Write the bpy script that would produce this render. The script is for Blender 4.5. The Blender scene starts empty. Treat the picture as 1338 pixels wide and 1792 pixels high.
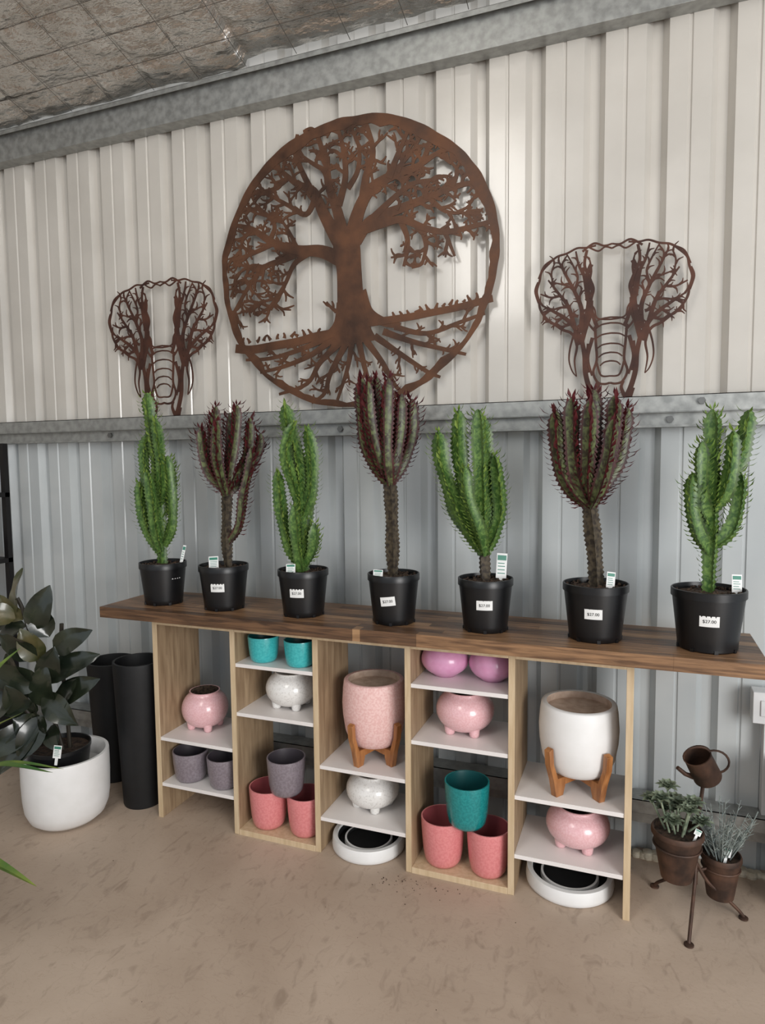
import bpy, math, random, bmesh
from mathutils import Vector, Matrix, noise
random.seed(11)
scene=bpy.context.scene
try:
    scene.view_settings.view_transform='Standard'
except Exception: pass

# ------------------------------------------------------------------ materials
def lin(c):
    return tuple(((v/255)/12.92 if v/255<=.04045 else ((v/255+.055)/1.055)**2.4) for v in c)+(1.0,)
def mat(name,c1,c2=None,rough=.5,metal=0,scale=8,stretch=(1,1,1),lo=.35,hi=.65,bump=0,bscale=40,detail=6,bdist=.01,rough2=None,spec=.5,coat=0,distort=0,bstretch=(1,1,1)):
    m=bpy.data.materials.new(name); m.use_nodes=True
    nt=m.node_tree; b=nt.nodes['Principled BSDF']
    b.inputs['Roughness'].default_value=rough; b.inputs['Metallic'].default_value=metal
    b.inputs['Specular IOR Level'].default_value=spec
    b.inputs['Coat Weight'].default_value=coat; b.inputs['Coat Roughness'].default_value=.12
    tc=nt.nodes.new('ShaderNodeTexCoord')
    if c2 is None: c2=tuple(max(0,v*.93) for v in c1)
    mp=nt.nodes.new('ShaderNodeMapping'); mp.inputs['Scale'].default_value=stretch
    nt.links.new(tc.outputs['Object'],mp.inputs['Vector'])
    n=nt.nodes.new('ShaderNodeTexNoise'); n.inputs['Scale'].default_value=scale; n.inputs['Detail'].default_value=detail
    n.inputs['Distortion'].default_value=distort
    nt.links.new(mp.outputs[0],n.inputs['Vector'])
    r=nt.nodes.new('ShaderNodeValToRGB'); r.color_ramp.elements[0].position=lo; r.color_ramp.elements[1].position=hi
    r.color_ramp.elements[0].color=lin(c1); r.color_ramp.elements[1].color=lin(c2)
    nt.links.new(n.outputs['Fac'],r.inputs['Fac']); nt.links.new(r.outputs['Color'],b.inputs['Base Color'])
    if rough2 is not None:
        mr=nt.nodes.new('ShaderNodeMapRange'); mr.inputs['To Min'].default_value=rough; mr.inputs['To Max'].default_value=rough2
        mr.inputs['From Min'].default_value=lo; mr.inputs['From Max'].default_value=hi
        nt.links.new(n.outputs['Fac'],mr.inputs['Value']); nt.links.new(mr.outputs[0],b.inputs['Roughness'])
    if bump:
        n2=nt.nodes.new('ShaderNodeTexNoise'); n2.inputs['Scale'].default_value=bscale; n2.inputs['Detail'].default_value=5
        mp2=nt.nodes.new('ShaderNodeMapping'); mp2.inputs['Scale'].default_value=bstretch
        nt.links.new(tc.outputs['Object'],mp2.inputs['Vector']); nt.links.new(mp2.outputs[0],n2.inputs['Vector'])
        bp=nt.nodes.new('ShaderNodeBump'); bp.inputs['Strength'].default_value=bump; bp.inputs['Distance'].default_value=bdist
        nt.links.new(n2.outputs['Fac'],bp.inputs['Height']); nt.links.new(bp.outputs[0],b.inputs['Normal'])
    return m
M={}
M['wall']=mat('pale_steel_sheet',(200,195,187),(190,185,177),rough=.22,scale=3,bump=.25,bscale=4,bdist=.014,bstretch=(1,1,.3),coat=.6)  # same cladding as below the girt; warm bounce light tinted into the colour
M['wall_low']=mat('pale_steel_sheet_cool_light',(190,194,194),(181,186,187),rough=.24,scale=3,bump=.25,bscale=4,bdist=.014,bstretch=(1,1,.3),coat=.6)  # lower cladding, with cool daylight tinted into its colour
M['galv']=mat('galvanised_steel',(146,147,144),(170,171,168),rough=.38,metal=.65,scale=30,rough2=.48)
M['bolt']=mat('bolt_steel',(120,120,118),rough=.4,metal=.8)
M['foil']=mat('foil_insulation',(214,209,202),(238,235,230),rough=.24,metal=.92,scale=6,bump=.8,bscale=7,bdist=.05,detail=5,bstretch=(1,2.2,1))
M['wire']=mat('safety_wire',(96,90,84),rough=.5,metal=.5)
M['wood_top']=mat('acacia_table_wood',(92,66,46),(150,114,82),rough=.42,scale=5,stretch=(1.2,16,16),bump=.25,bscale=30,bstretch=(1,12,12),lo=.32,hi=.66,bdist=.003,distort=.6)
M['wood_top2']=mat('acacia_table_wood_dark',(60,42,30),(112,82,58),rough=.42,scale=5,stretch=(1.2,16,16),bump=.25,bscale=30,bstretch=(1,12,12),lo=.32,hi=.66,bdist=.003,distort=.6)
M['wood_top3']=mat('acacia_table_wood_pale',(122,90,62),(168,132,96),rough=.42,scale=5,stretch=(1.2,16,16),bump=.25,bscale=30,bstretch=(1,12,12),lo=.32,hi=.66,bdist=.003,distort=.6)
M['oak']=mat('oak_laminate',(136,112,86),(176,152,122),rough=.5,scale=5,stretch=(12,9,1.0),lo=.3,hi=.7,distort=.4)
M['oak_edge']=mat('oak_edging',(194,170,136),(208,186,154),rough=.5,scale=8,stretch=(8,8,1))
M['white_board']=mat('white_melamine',(228,222,219),(234,229,226),rough=.4,scale=4)
M['rust']=mat('rusted_steel',(58,38,27),(108,72,50),rough=.42,metal=.5,scale=9,lo=.3,hi=.75,bump=.25,bscale=60,bdist=.002,rough2=.6)
M['rust_dark']=mat('rusted_steel_dark',(54,30,22),(84,50,36),rough=.6,metal=.3,scale=14)
M['rustpot']=mat('rusted_tin',(56,42,35),(96,70,56),rough=.6,metal=.4,scale=16,bump=.2,bscale=50,bdist=.002)
M['blackpl']=mat('black_plastic',(11,11,13),(15,15,17),rough=.36,scale=20)
M['blackpot']=mat('black_planter',(14,15,17),(19,20,22),rough=.6,scale=30,bump=.1,bscale=90,bdist=.001)
M['soil']=mat('potting_soil',(38,28,22),(84,66,52),rough=.95,scale=60,bump=1,bscale=70,bdist=.01)
M['white_glaze']=mat('white_planter',(236,235,234),(230,229,227),rough=.5,scale=12,bump=.05,bscale=80,bdist=.001)
M['white_speck']=mat('white_speckle_glaze',(214,211,207),(232,230,227),rough=.25,scale=130,lo=.38,hi=.46,bump=.25,bscale=60,bdist=.002,coat=.5)
M['pink_speck']=mat('pink_speckle_glaze',(228,178,182),(235,192,196),rough=.25,scale=150,lo=.42,hi=.6,bump=.3,bscale=70,bdist=.002,coat=.5)
M['pink_stone']=mat('pink_terrazzo',(226,180,175),(235,198,193),rough=.55,scale=120,lo=.44,hi=.56,bump=.06,bscale=80,bdist=.001,detail=3)
M['stone_in']=mat('sandy_pot_inside',(176,152,134),(200,178,160),rough=.8,scale=30)
M['coral']=mat('coral_glaze',(214,126,128),(222,140,140),rough=.3,scale=120,lo=.4,hi=.6,bump=.2,bscale=80,bdist=.001,coat=.4)
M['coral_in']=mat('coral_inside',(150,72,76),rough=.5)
M['grey']=mat('grey_mauve_glaze',(122,112,119),(136,127,134),rough=.35,scale=120,lo=.4,hi=.6,bump=.2,bscale=80,bdist=.001,coat=.3)
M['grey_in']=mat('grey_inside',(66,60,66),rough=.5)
M['teal']=mat('turquoise_glaze',(54,172,176),(70,186,188),rough=.28,scale=120,lo=.4,hi=.6,bump=.15,bscale=60,bdist=.001,coat=.5)
M['teal_d']=mat('teal_glaze',(18,122,124),(30,138,138),rough=.25,scale=120,lo=.4,hi=.6,bump=.15,bscale=60,bdist=.001,coat=.5)
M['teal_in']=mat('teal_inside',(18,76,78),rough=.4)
M['orchid']=mat('orchid_pink_glaze',(216,150,188),(224,164,200),rough=.3,scale=30,coat=.4)
M['standw']=mat('acacia_stand_wood',(138,86,46),(184,126,76),rough=.4,scale=7,stretch=(6,6,1),coat=.2)
M['cgreen']=mat('cactus_green_ridge',(44,68,28),(78,104,44),rough=.42,scale=30)
M['cgreen_f']=mat('cactus_green_face',(52,84,36),(104,134,66),rough=.42,scale=60,lo=.40,hi=.66,distort=1)
M['cgleaf']=mat('cactus_green_leaf',(78,108,42),(132,156,74),rough=.45,scale=25)
M['cwood']=mat('cactus_old_stem',(42,34,27),(80,70,54),rough=.7,scale=60,lo=.4,hi=.62)
M['cred']=mat('cactus_maroon_ridge',(50,22,24),(74,36,34),rough=.5,scale=30)
M['cred_f']=mat('cactus_maroon_face',(50,42,30),(96,106,66),rough=.45,scale=45,lo=.40,hi=.64,distort=1)
M['crleaf']=mat('cactus_maroon_leaf',(58,18,24),(92,34,38),rough=.4,scale=25)
M['label']=mat('paper_label',(236,236,234),rough=.6)
M['ink']=mat('label_ink',(20,20,22),rough=.6)
M['taggreen']=mat('tag_green',(60,130,110),rough=.5)
M['rubber']=mat('rubber_leaf_dark',(20,28,20),(44,50,36),rough=.25,scale=10,coat=.5)
M['rubber2']=mat('rubber_leaf_olive',(56,62,34),(92,84,54),rough=.28,scale=14,coat=.4)
M['rstem']=mat('rubber_stem',(46,40,30),rough=.6)
M['palm']=mat('palm_leaf',(56,96,44),(128,140,62),rough=.45,scale=7)
M['succ']=mat('succulent_leaf',(92,106,88),(146,156,132),rough=.5,scale=40)
M['succ2']=mat('curry_leaf',(110,120,118),(150,158,152),rough=.6,scale=30)
M['foam']=mat('expanding_foam',(206,198,180),(180,168,146),rough=.8,scale=30,bump=.6,bscale=40)
M['darkmetal']=mat('dark_rack_steel',(34,32,32),rough=.5,metal=.4)
M['whitepl']=mat('white_plastic',(222,222,222),rough=.4)
M['dirt']=mat('dirt_crumbs',(70,54,42),rough=.95)

def floor_mat():
    m=bpy.data.materials.new('concrete_floor'); m.use_nodes=True; nt=m.node_tree; b=nt.nodes['Principled BSDF']
    tc=nt.nodes.new('ShaderNodeTexCoord')
    def nz(s,d=8,dist=0,st=(1,1,1)):
        mp=nt.nodes.new('ShaderNodeMapping'); mp.inputs['Scale'].default_value=st
        nt.links.new(tc.outputs['Object'],mp.inputs['Vector'])
        n=nt.nodes.new('ShaderNodeTexNoise'); n.inputs['Scale'].default_value=s; n.inputs['Detail'].default_value=d; n.inputs['Distortion'].default_value=dist
        nt.links.new(mp.outputs[0],n.inputs['Vector']); return n
    a=nz(1.6,10,.5); r=nt.nodes.new('ShaderNodeValToRGB'); r.color_ramp.elements[0].position=.3; r.color_ramp.elements[1].position=.7
    r.color_ramp.elements[0].color=lin((168,148,130)); r.color_ramp.elements[1].color=lin((194,175,157)); nt.links.new(a.outputs['Fac'],r.inputs['Fac'])
    c=nz(22,12,1.2,(1,.5,1)); r2=nt.nodes.new('ShaderNodeValToRGB'); r2.color_ramp.elements[0].position=.25; r2.color_ramp.elements[1].position=.45
    r2.color_ramp.elements[0].color=lin((160,150,140)); r2.color_ramp.elements[1].color=(1,1,1,1); nt.links.new(c.outputs['Fac'],r2.inputs['Fac'])
    mx=nt.nodes.new('ShaderNodeMix'); mx.data_type='RGBA'; mx.blend_type='MULTIPLY'; mx.inputs[0].default_value=.4
    nt.links.new(r.outputs[0],mx.inputs[6]); nt.links.new(r2.outputs[0],mx.inputs[7])
    e=nz(7,12,2.5,(1,2.2,1)); r3=nt.nodes.new('ShaderNodeValToRGB'); r3.color_ramp.elements[0].position=.49; r3.color_ramp.elements[1].position=.5
    r3.color_ramp.elements[0].color=(1,1,1,1); r3.color_ramp.elements[1].color=(.7,.64,.6,1)
    e3=r3.color_ramp.elements.new(.51); e3.color=(1,1,1,1); nt.links.new(e.outputs['Fac'],r3.inputs['Fac'])
    mx2=nt.nodes.new('ShaderNodeMix'); mx2.data_type='RGBA'; mx2.blend_type='MULTIPLY'; mx2.inputs[0].default_value=.4
    nt.links.new(mx.outputs[2],mx2.inputs[6]); nt.links.new(r3.outputs[0],mx2.inputs[7])
    nt.links.new(mx2.outputs[2],b.inputs['Base Color']); b.inputs['Roughness'].default_value=.6
    bp=nt.nodes.new('ShaderNodeBump'); bp.inputs['Strength'].default_value=.15; bp.inputs['Distance'].default_value=.004
    g=nz(60,6); nt.links.new(g.outputs['Fac'],bp.inputs['Height']); nt.links.new(bp.outputs[0],b.inputs['Normal'])
    return m
M['floor']=floor_mat()

# ------------------------------------------------------------------ mesh builder
def empty(name,loc=(0,0,0)):
    e=bpy.data.objects.new(name,None); e.location=loc; e.empty_display_size=.05; scene.collection.objects.link(e); return e
class MB:
    def __init__(s): s.v=[];s.f=[];s.m=[];s.mats=[]
    def mi(s,k):
        if k not in s.mats: s.mats.append(k)
        return s.mats.index(k)
    def add(s,vs,fs,k):
        o=len(s.v); s.v+= [tuple(v) for v in vs]; i=s.mi(k)
        for f in fs: s.f.append(tuple(o+a for a in f)); s.m.append(i)
    def box(s,x0,x1,y0,y1,z0,z1,k,T=None):
        vs=[Vector((x,y,z)) for z in (z0,z1) for y in (y0,y1) for x in (x0,x1)]
        if T is not None: vs=[T@v for v in vs]
        s.add(vs,[(0,2,3,1),(4,5,7,6),(0,1,5,4),(1,3,7,5),(3,2,6,7),(2,0,4,6)],k)
    def lathe(s,prof,k,c=(0,0,0),seg=40,T=None):
        n=len(prof); c=Vector(c)
        for j in range(n-1):
            a=prof[j]; b=prof[j+1]; kk=b[2] if len(b)>2 else k
            vs=[];fs=[]
            for p in (a,b):
                for i in range(seg):
                    t=2*math.pi*i/seg; v=Vector((p[0]*math.cos(t),p[0]*math.sin(t),p[1]))
                    if T is not None: v=T@v
                    vs.append(v+c)
            if a[0]<1e-5:
                vs=[vs[0]]+vs[seg:]; fs=[(0,1+(i+1)%seg,1+i) for i in range(seg)]
            elif b[0]<1e-5:
                vs=vs[:seg]+[vs[seg]]; fs=[(i,(i+1)%seg,seg) for i in range(seg)]
            else:
                fs=[(i,(i+1)%seg,seg+(i+1)%seg,seg+i) for i in range(seg)]
            s.add(vs,fs,kk)
    def tube(s,pts,rs,k,seg=8,cap=True):
        pts=[Vector(p) for p in pts]; n=len(pts)
        if not hasattr(rs,'__len__'): rs=[rs]*n
        up=Vector((0,0,1)); prev=None; vs=[]
        for i,p in enumerate(pts):
            d=(pts[min(i+1,n-1)]-pts[max(i-1,0)]).normalized()
            if prev is None: a=d.cross(up if abs(d.z)<.9 else Vector((1,0,0))).normalized()
            else: a=(prev-d*prev.dot(d)).normalized()
            prev=a; b=d.cross(a)
            for j in range(seg):
                t=2*math.pi*j/seg; vs.append(p+(a*math.cos(t)+b*math.sin(t))*rs[i])
        fs=[(i*seg+j,i*seg+(j+1)%seg,(i+1)*seg+(j+1)%seg,(i+1)*seg+j) for i in range(n-1) for j in range(seg)]
        if cap: fs+= [tuple(range(seg))[::-1],tuple((n-1)*seg+j for j in range(seg))]
        s.add(vs,fs,k)
    def build(s,name,parent=None,loc=(0,0,0),bevel=0,ang=38,merge=True,smooth=True):
        me=bpy.data.meshes.new(name); me.from_pydata(s.v,[],s.f)
        for k in s.mats: me.materials.append(M[k])
        me.polygons.foreach_set('material_index',s.m)
        if merge:
            bm=bmesh.new(); bm.from_mesh(me); bmesh.ops.remove_doubles(bm,verts=bm.verts,dist=1e-5); 
            bmesh.ops.recalc_face_normals(bm,faces=bm.faces); bm.to_mesh(me); bm.free()
        if smooth:
            me.polygons.foreach_set('use_smooth',[True]*len(me.polygons))
            try: me.set_sharp_from_angle(angle=math.radians(ang))
            except Exception: pass
        me.update()
        o=bpy.data.objects.new(name,me); scene.collection.objects.link(o); o.location=loc
        if parent: o.parent=parent
        if bevel:
            md=o.modifiers.new('bevel','BEVEL'); md.width=bevel; md.segments=2; md.limit_method='ANGLE'
        return o
def cat(pts,n=6):
    P=[Vector(p) for p in pts]
    if len(P)<3: 
        return [P[0].lerp(P[-1],i/n) for i in range(n+1)]
    out=[]
    for i in range(len(P)-1):
        p0=P[max(i-1,0)];p1=P[i];p2=P[i+1];p3=P[min(i+2,len(P)-1)]
        for j in range(n):
            t=j/n
            out.append(.5*((2*p1)+(p2-p0)*t+(2*p0-5*p1+4*p2-p3)*t*t+(3*p1-p0-3*p2+p3)*t**3))
    out.append(P[-1]); return out

# ------------------------------------------------------------------ room
def sheet_profile(x0,x1,pitch,phase):
    pts=[]; k=math.floor((x0-phase)/pitch)
    while True:
        c=phase+k*pitch
        if c-pitch/2>x1: break
        h=pitch/2
        for dx,d in ((-.040,0),(-.018,.036),(.018,.036),(.040,0),(h-.008,0),(h-.003,.005),(h+.003,.005),(h+.008,0)):
            pts.append((c+dx,d))
        k+=1
    return pts
pf=sheet_profile(-5.6,1.9,.228,.042)
mb=MB(); n=len(pf)
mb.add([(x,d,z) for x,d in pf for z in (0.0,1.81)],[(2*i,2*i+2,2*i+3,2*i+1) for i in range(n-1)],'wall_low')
mb.add([(x,d,z) for x,d in pf for z in (1.81,3.75)],[(2*i,2*i+2,2*i+3,2*i+1) for i in range(n-1)],'wall')
mb.build('wall_back',merge=False,smooth=False)
mb=MB(); vs=[]
pl=sheet_profile(-6.2,0,.228,0)
for y,d in pl: vs+=[(-5.55-d,y,0.0),(-5.55-d,y,5.0)]
mb.add(vs,[(2*i,2*i+1,2*i+3,2*i+2) for i in range(len(pl)-1)],'wall'); mb.build('wall_left',merge=False,smooth=False)
mb=MB(); mb.box(-5.9,2.6,-7,.08,-.12,0,'floor'); mb.build('floor')

# foil blanket: nearly flat sheet on a wire grid, creased and sagging a little
m15=math.tan(math.radians(15))
mb=MB(); nx=520; ny=125; X0,X1=-5.6,1.95; S=1.8; vs=[]
for j in range(ny+1):
    for i in range(nx+1):
        x=X0+(X1-X0)*i/nx; s=S*j/ny
        xw=(x+1.71)/.26; sw=s/.155
        ex_=abs(math.sin(math.pi*xw)); es=abs(math.sin(math.pi*sw))
        w=min(1,2.2*ex_)*min(1,1.8*es)
        rn=noise.noise(Vector((math.floor(xw)*3.1+.5,math.floor(sw)*2.7+.3,0.5)))
        h=-.010*w*(1+rn*1.5)
        q=noise.noise(Vector((x*3.5+s*7,s*4-x*1.5,2))); h+=.020*(abs(q)-.25)
        q=noise.noise(Vector((x*5-s*9,s*7+x*4,15))); h+=.012*(abs(q)-.25)
        q=noise.noise(Vector((x*16,s*20-x*6,5))); h+=.005*(abs(q)-.3)
        if x>-1.71 and x<-.4: h+=.03
        vs.append((x,-.07-s,3.450+m15*s+h))
mb.add(vs,[(j*(nx+1)+i,(j+1)*(nx+1)+i,(j+1)*(nx+1)+i+1,j*(nx+1)+i+1) for j in range(ny) for i in range(nx)],'foil')
mb.box(X0,X1,-6.8,-.07-S+.01,0,.01,'foil',T=Matrix(((1,0,0,0),(0,1,0,0),(0,-m15,1,3.445-.07*m15),(0,0,0,1))))
for k in range(-16,15):
    x=-1.71+.26*k
    if X0<x<X1: mb.tube([(x,-.08,3.440),(x,-.07-S,3.440+m15*S)],.0016,'wire',4)
for k in range(0,12):
    s=.155*k; mb.tube([(X0,-.07-s,3.440+m15*s),(X1,-.07-s,3.440+m15*s)],.0016,'wire',4)
mb.build('ceiling',merge=False,ang=85)

mb=MB()
x0,x1=-5.5,1.9
mb.box(x0,x1,-.072,-.069,3.28,3.44,'galv'); mb.box(x0,x1,-.072,0,3.277,3.28,'galv'); mb.box(x0,x1,-.072,0,3.437,3.44,'galv')
mb.box(x0,x1,-.100,-.072,3.418,3.421,'galv'); mb.box(x0,x1,-.100,-.097,3.400,3.421,'galv')
mb.build('trim_1_eave_purlin',bevel=.001)
mb=MB()
mb.box(x0,x1,-.092,-.089,1.805,1.868,'galv'); mb.box(x0,x1,-.092,0,1.865,1.868,'galv'); mb.box(x0,x1,-.092,-.060,1.803,1.806,'galv')
mb.box(x0,x1,-.062,-.059,1.752,1.806,'galv'); mb.box(x0,x1,-.062,0,1.749,1.752,'galv')
mb.box(x0,x1,-.074,-.062,1.749,1.757,'galv')
for bx,bz,yy in ((.216,1.842,-.092),(-1.27,1.778,-.062),(.11,1.778,-.062),(-2.6,1.78,-.062)):
    mb.tube([(bx,yy,bz),(bx,yy-.012,bz)],.014,'bolt',6)
mb.build('trim_2_wall_girt')
mb=MB()
mb.box(x0,x1,-.092,-.089,.215,.27,'galv'); mb.box(x0,x1,-.092,0,.267,.27,'galv'); mb.box(x0,x1,-.062,-.059,.165,.215,'galv'); mb.box(x0,x1,-.092,-.06,.213,.216,'galv'); mb.box(x0,x1,-.062,0,.162,.165,'galv')
mb.build('trim_3_low_girt')

# ------------------------------------------------------------------ table and cubby shelves
mb=MB()
zt0,zt1=.941,.989
NS=9; strips=[-.545+(.404)*i/NS for i in range(NS+1)]
for i in range(NS):
    cuts=[-2.255]+sorted(random.uniform(-2.1,.3) for _ in range(4))+[.392]
    for a,b in zip(cuts[:-1],cuts[1:]):
        mb.box(a,b-.0004,strips[i]+.0002,strips[i+1]-.0002,zt0,zt1+random.uniform(-.0004,0),random.choice(('wood_top','wood_top2','wood_top','wood_top3')))
mb.build('timber_tabletop',bevel=.0008)

yf,yb=-.457,-.150
PX=[-2.030,-1.619,-1.222,-.822,-.419,-.012]
mb=MB(); th=.012
for i,x in enumerate(PX):
    mb.box(x-th,x+th,yf+.004,yb,0,.93,'oak'); mb.box(x-th,x+th,yf,yf+.004,0,.93,'oak_edge')
for i in range(5):
    a,b=PX[i]+th,PX[i+1]-th
    mb.box(a,b,yf+.004,yb,.905,.941,'oak'); mb.box(a,b,yf,yf+.004,.905,.941,'oak_edge')
def shelf(i,z):
    a,b=PX[i]+th,PX[i+1]-th
    mb.box(a,b,yf+.004,yb,z-.016,z,'white_board')
for i,z in ((0,.382),(0,.166),(1,.767),(1,.55),(2,.376),(2,.154),(3,.767),(3,.541),(4,.388),(4,.160)): shelf(i,z)
for i in (1,3):
    a,b=PX[i]+th,PX[i+1]-th
    mb.box(a,b,yf,yb,0,.024,'oak_edge')
mb.build('cubby_shelf_unit',bevel=.001)
Z={0:(.382,.166),1:(.767,.55),2:(.376,.154),3:(.767,.541),4:(.388,.160)}

# ------------------------------------------------------------------ pots
def tumbler(name,x,y,z,w,h,k,kin,T=None):
    r=w/2*1.02; mb=MB()
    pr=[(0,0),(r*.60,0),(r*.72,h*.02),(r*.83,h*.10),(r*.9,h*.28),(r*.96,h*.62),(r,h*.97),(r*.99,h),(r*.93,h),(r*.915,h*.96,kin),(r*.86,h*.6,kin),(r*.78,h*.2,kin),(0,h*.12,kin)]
    mb.lathe(pr,k,T=T); return mb.build(name,loc=(x,y,z),ang=60)
def footed(name,x,y,z,w,h,k,kin,rot=.78,nf=4,rim=.95):
    r=w/2*1.02; mb=MB(); f0=h*.07; pr=[(0,f0),(r*.45,f0)]
    for i in range(1,15):
        t=-math.pi/2+.42+i*(math.pi/2-.42+rim)/14
        pr.append((r*math.cos(t)**.85,f0+ (h-f0)*.50+ (h-f0)*.54*math.sin(t)))
    rt=pr[-1][0]
    pr+=[(rt*1.0,h*.975),(rt*1.03,h),(rt*.95,h),(rt*.92,h*.96,kin),(r*.86,h*.6,kin),(r*.7,h*.3,kin),(0,h*.24,kin)]
    mb.lathe(pr,k,seg=48)
    for i in range(nf):
        a=rot+2*math.pi*i/nf
        c=Vector((math.cos(a)*r*.60,math.sin(a)*r*.60,0))
        mb.lathe([(0,0),(r*.12,0),(r*.165,h*.03),(r*.18,h*.09),(r*.2,h*.20),(0,h*.26)],k,c=c,seg=16)
    return mb.build(name,loc=(x,y,z),ang=60)
def ballpot(name,x,y,z,w,h,k):
    r=w/2*1.02; mb=MB(); pr=[(0,0),(r*.45,0)]
    for i in range(1,14):
        t=-math.pi/2+.45+i*(math.pi-.45-.75)/13
        pr.append((r*math.cos(t),h*.5+h*.5*math.sin(t)*1.02))
    rt=pr[-1][0]; zt=pr[-1][1]
    pr+=[(rt*.93,zt+.002),(rt*.9,zt-.01),(r*.85,h*.5),(0,h*.15)]
    mb.lathe(pr,k); return mb.build(name,loc=(x,y,z),ang=60)

footed('pink_footed_pot',-1.893,-.285,Z[0][0],.212,.180,'pink_speck','soil')
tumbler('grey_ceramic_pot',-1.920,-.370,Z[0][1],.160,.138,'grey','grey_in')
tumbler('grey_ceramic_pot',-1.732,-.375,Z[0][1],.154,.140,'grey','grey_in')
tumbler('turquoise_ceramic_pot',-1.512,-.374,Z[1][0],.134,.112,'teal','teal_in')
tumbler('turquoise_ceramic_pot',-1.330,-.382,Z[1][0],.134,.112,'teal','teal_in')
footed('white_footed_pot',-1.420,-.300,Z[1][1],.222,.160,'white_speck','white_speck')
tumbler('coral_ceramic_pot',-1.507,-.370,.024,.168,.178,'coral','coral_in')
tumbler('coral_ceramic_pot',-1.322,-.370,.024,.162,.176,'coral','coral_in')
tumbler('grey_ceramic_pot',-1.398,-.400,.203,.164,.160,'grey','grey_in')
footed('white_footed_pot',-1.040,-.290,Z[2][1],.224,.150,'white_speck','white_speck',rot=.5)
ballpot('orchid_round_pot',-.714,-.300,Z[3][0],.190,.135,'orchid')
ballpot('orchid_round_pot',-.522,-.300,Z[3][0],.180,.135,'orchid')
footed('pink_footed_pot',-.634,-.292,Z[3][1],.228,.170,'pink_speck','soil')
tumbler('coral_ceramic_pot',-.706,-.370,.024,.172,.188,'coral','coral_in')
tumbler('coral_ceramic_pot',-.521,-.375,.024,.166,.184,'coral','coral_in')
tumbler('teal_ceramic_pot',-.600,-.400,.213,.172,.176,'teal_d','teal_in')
footed('pink_footed_pot',-.192,-.300,Z[4][1],.232,.155,'pink_speck','soil',rot=.6)

def stand_pot(name,x,y,z,w,h,lift,k,kin):
    e=empty(name,(x,y,z)); r=w/2
    mb=MB()
    pr=[(0,lift),(r*.55,lift),(r*.68,lift+h*.02),(r*.80,lift+h*.09),(r*.90,lift+h*.22),(r*.97,lift+h*.45),(r*.99,lift+h*.65),(r*.96,lift+h*.88),(r*.93,lift+h*.985),(r*.91,lift+h),(r*.80,lift+h),(r*.785,lift+h*.985,kin),(r*.80,lift+h*.9,kin),(0,lift+h*.86,kin)]
    mb.lathe(pr,k,seg=56); mb.build('pot',e,ang=60)
    mb=MB(); camdir=math.atan2(-2.85-y,-x)
    for i in range(4):
        a=camdir+math.pi/4+i*math.pi/2+(.10 if i%2 else -.10)
        T=Matrix.Rotation(a,4,'Z')
        t=.026
        prof=[(r*.66,0),(r*.90,0),(r*1.0,lift*1.0),(r*1.14,lift*1.9),(r*1.17,lift*2.7),(r*1.03,lift*2.8),(r*1.0,lift*1.9),(r*.84,lift*1.0),(r*.60,lift*.98),(r*.58,lift*.5)]
        n=len(prof)
        vs=[T@Vector((p[0],s*t,p[1])) for s in (-.5,.5) for p in prof]
        quads=[(0,1,2,7),(0,7,8,9),(2,3,6,7),(3,4,5,6)]
        fs=[q[::-1] for q in quads]+[tuple(n+i for i in q) for q in quads]
        fs+=[(j,(j+1)%n,n+(j+1)%n,n+j) for j in range(n)]
        mb.add(vs,fs,'standw')
    for a in (camdir+math.pi/4-.1,camdir+3*math.pi/4+.1):
        T=Matrix.Rotation(a,4,'Z')
        mb.box(-r*.62,r*.62,-.012,.012,lift*.55,lift*.97,'standw',T=T)
    mb.build('wooden_stand',e,bevel=.0015)
    return e
stand_pot('pink_planter_on_wooden_stand',-1.024,-.303,Z[2][0],.272,.275,.068,'pink_stone','stone_in')
stand_pot('white_planter_on_wooden_stand',-.193,-.302,Z[4][0],.296,.262,.068,'white_glaze','stone_in')

def tray(name,x,y,w):
    r=w/2; mb=MB()
    mb.lathe([(0,0),(r*.94,0),(r*.99,.008),(r,.02),(r*.985,.052),(r*.97,.058),(r*.86,.058),(r*.84,.05),(r*.83,.022,'blackpot'),(r*.66,.022,'blackpot'),(r*.65,.040),(r*.60,.040),(r*.59,.03,'blackpot'),(0,.026,'blackpot')],'white_glaze',seg=56)
    mb.build(name,loc=(x,y,0),ang=50)
tray('white_round_planter_tray',-1.043,-.335,.310); tray('white_round_planter_tray',-.220,-.300,.330)

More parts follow.
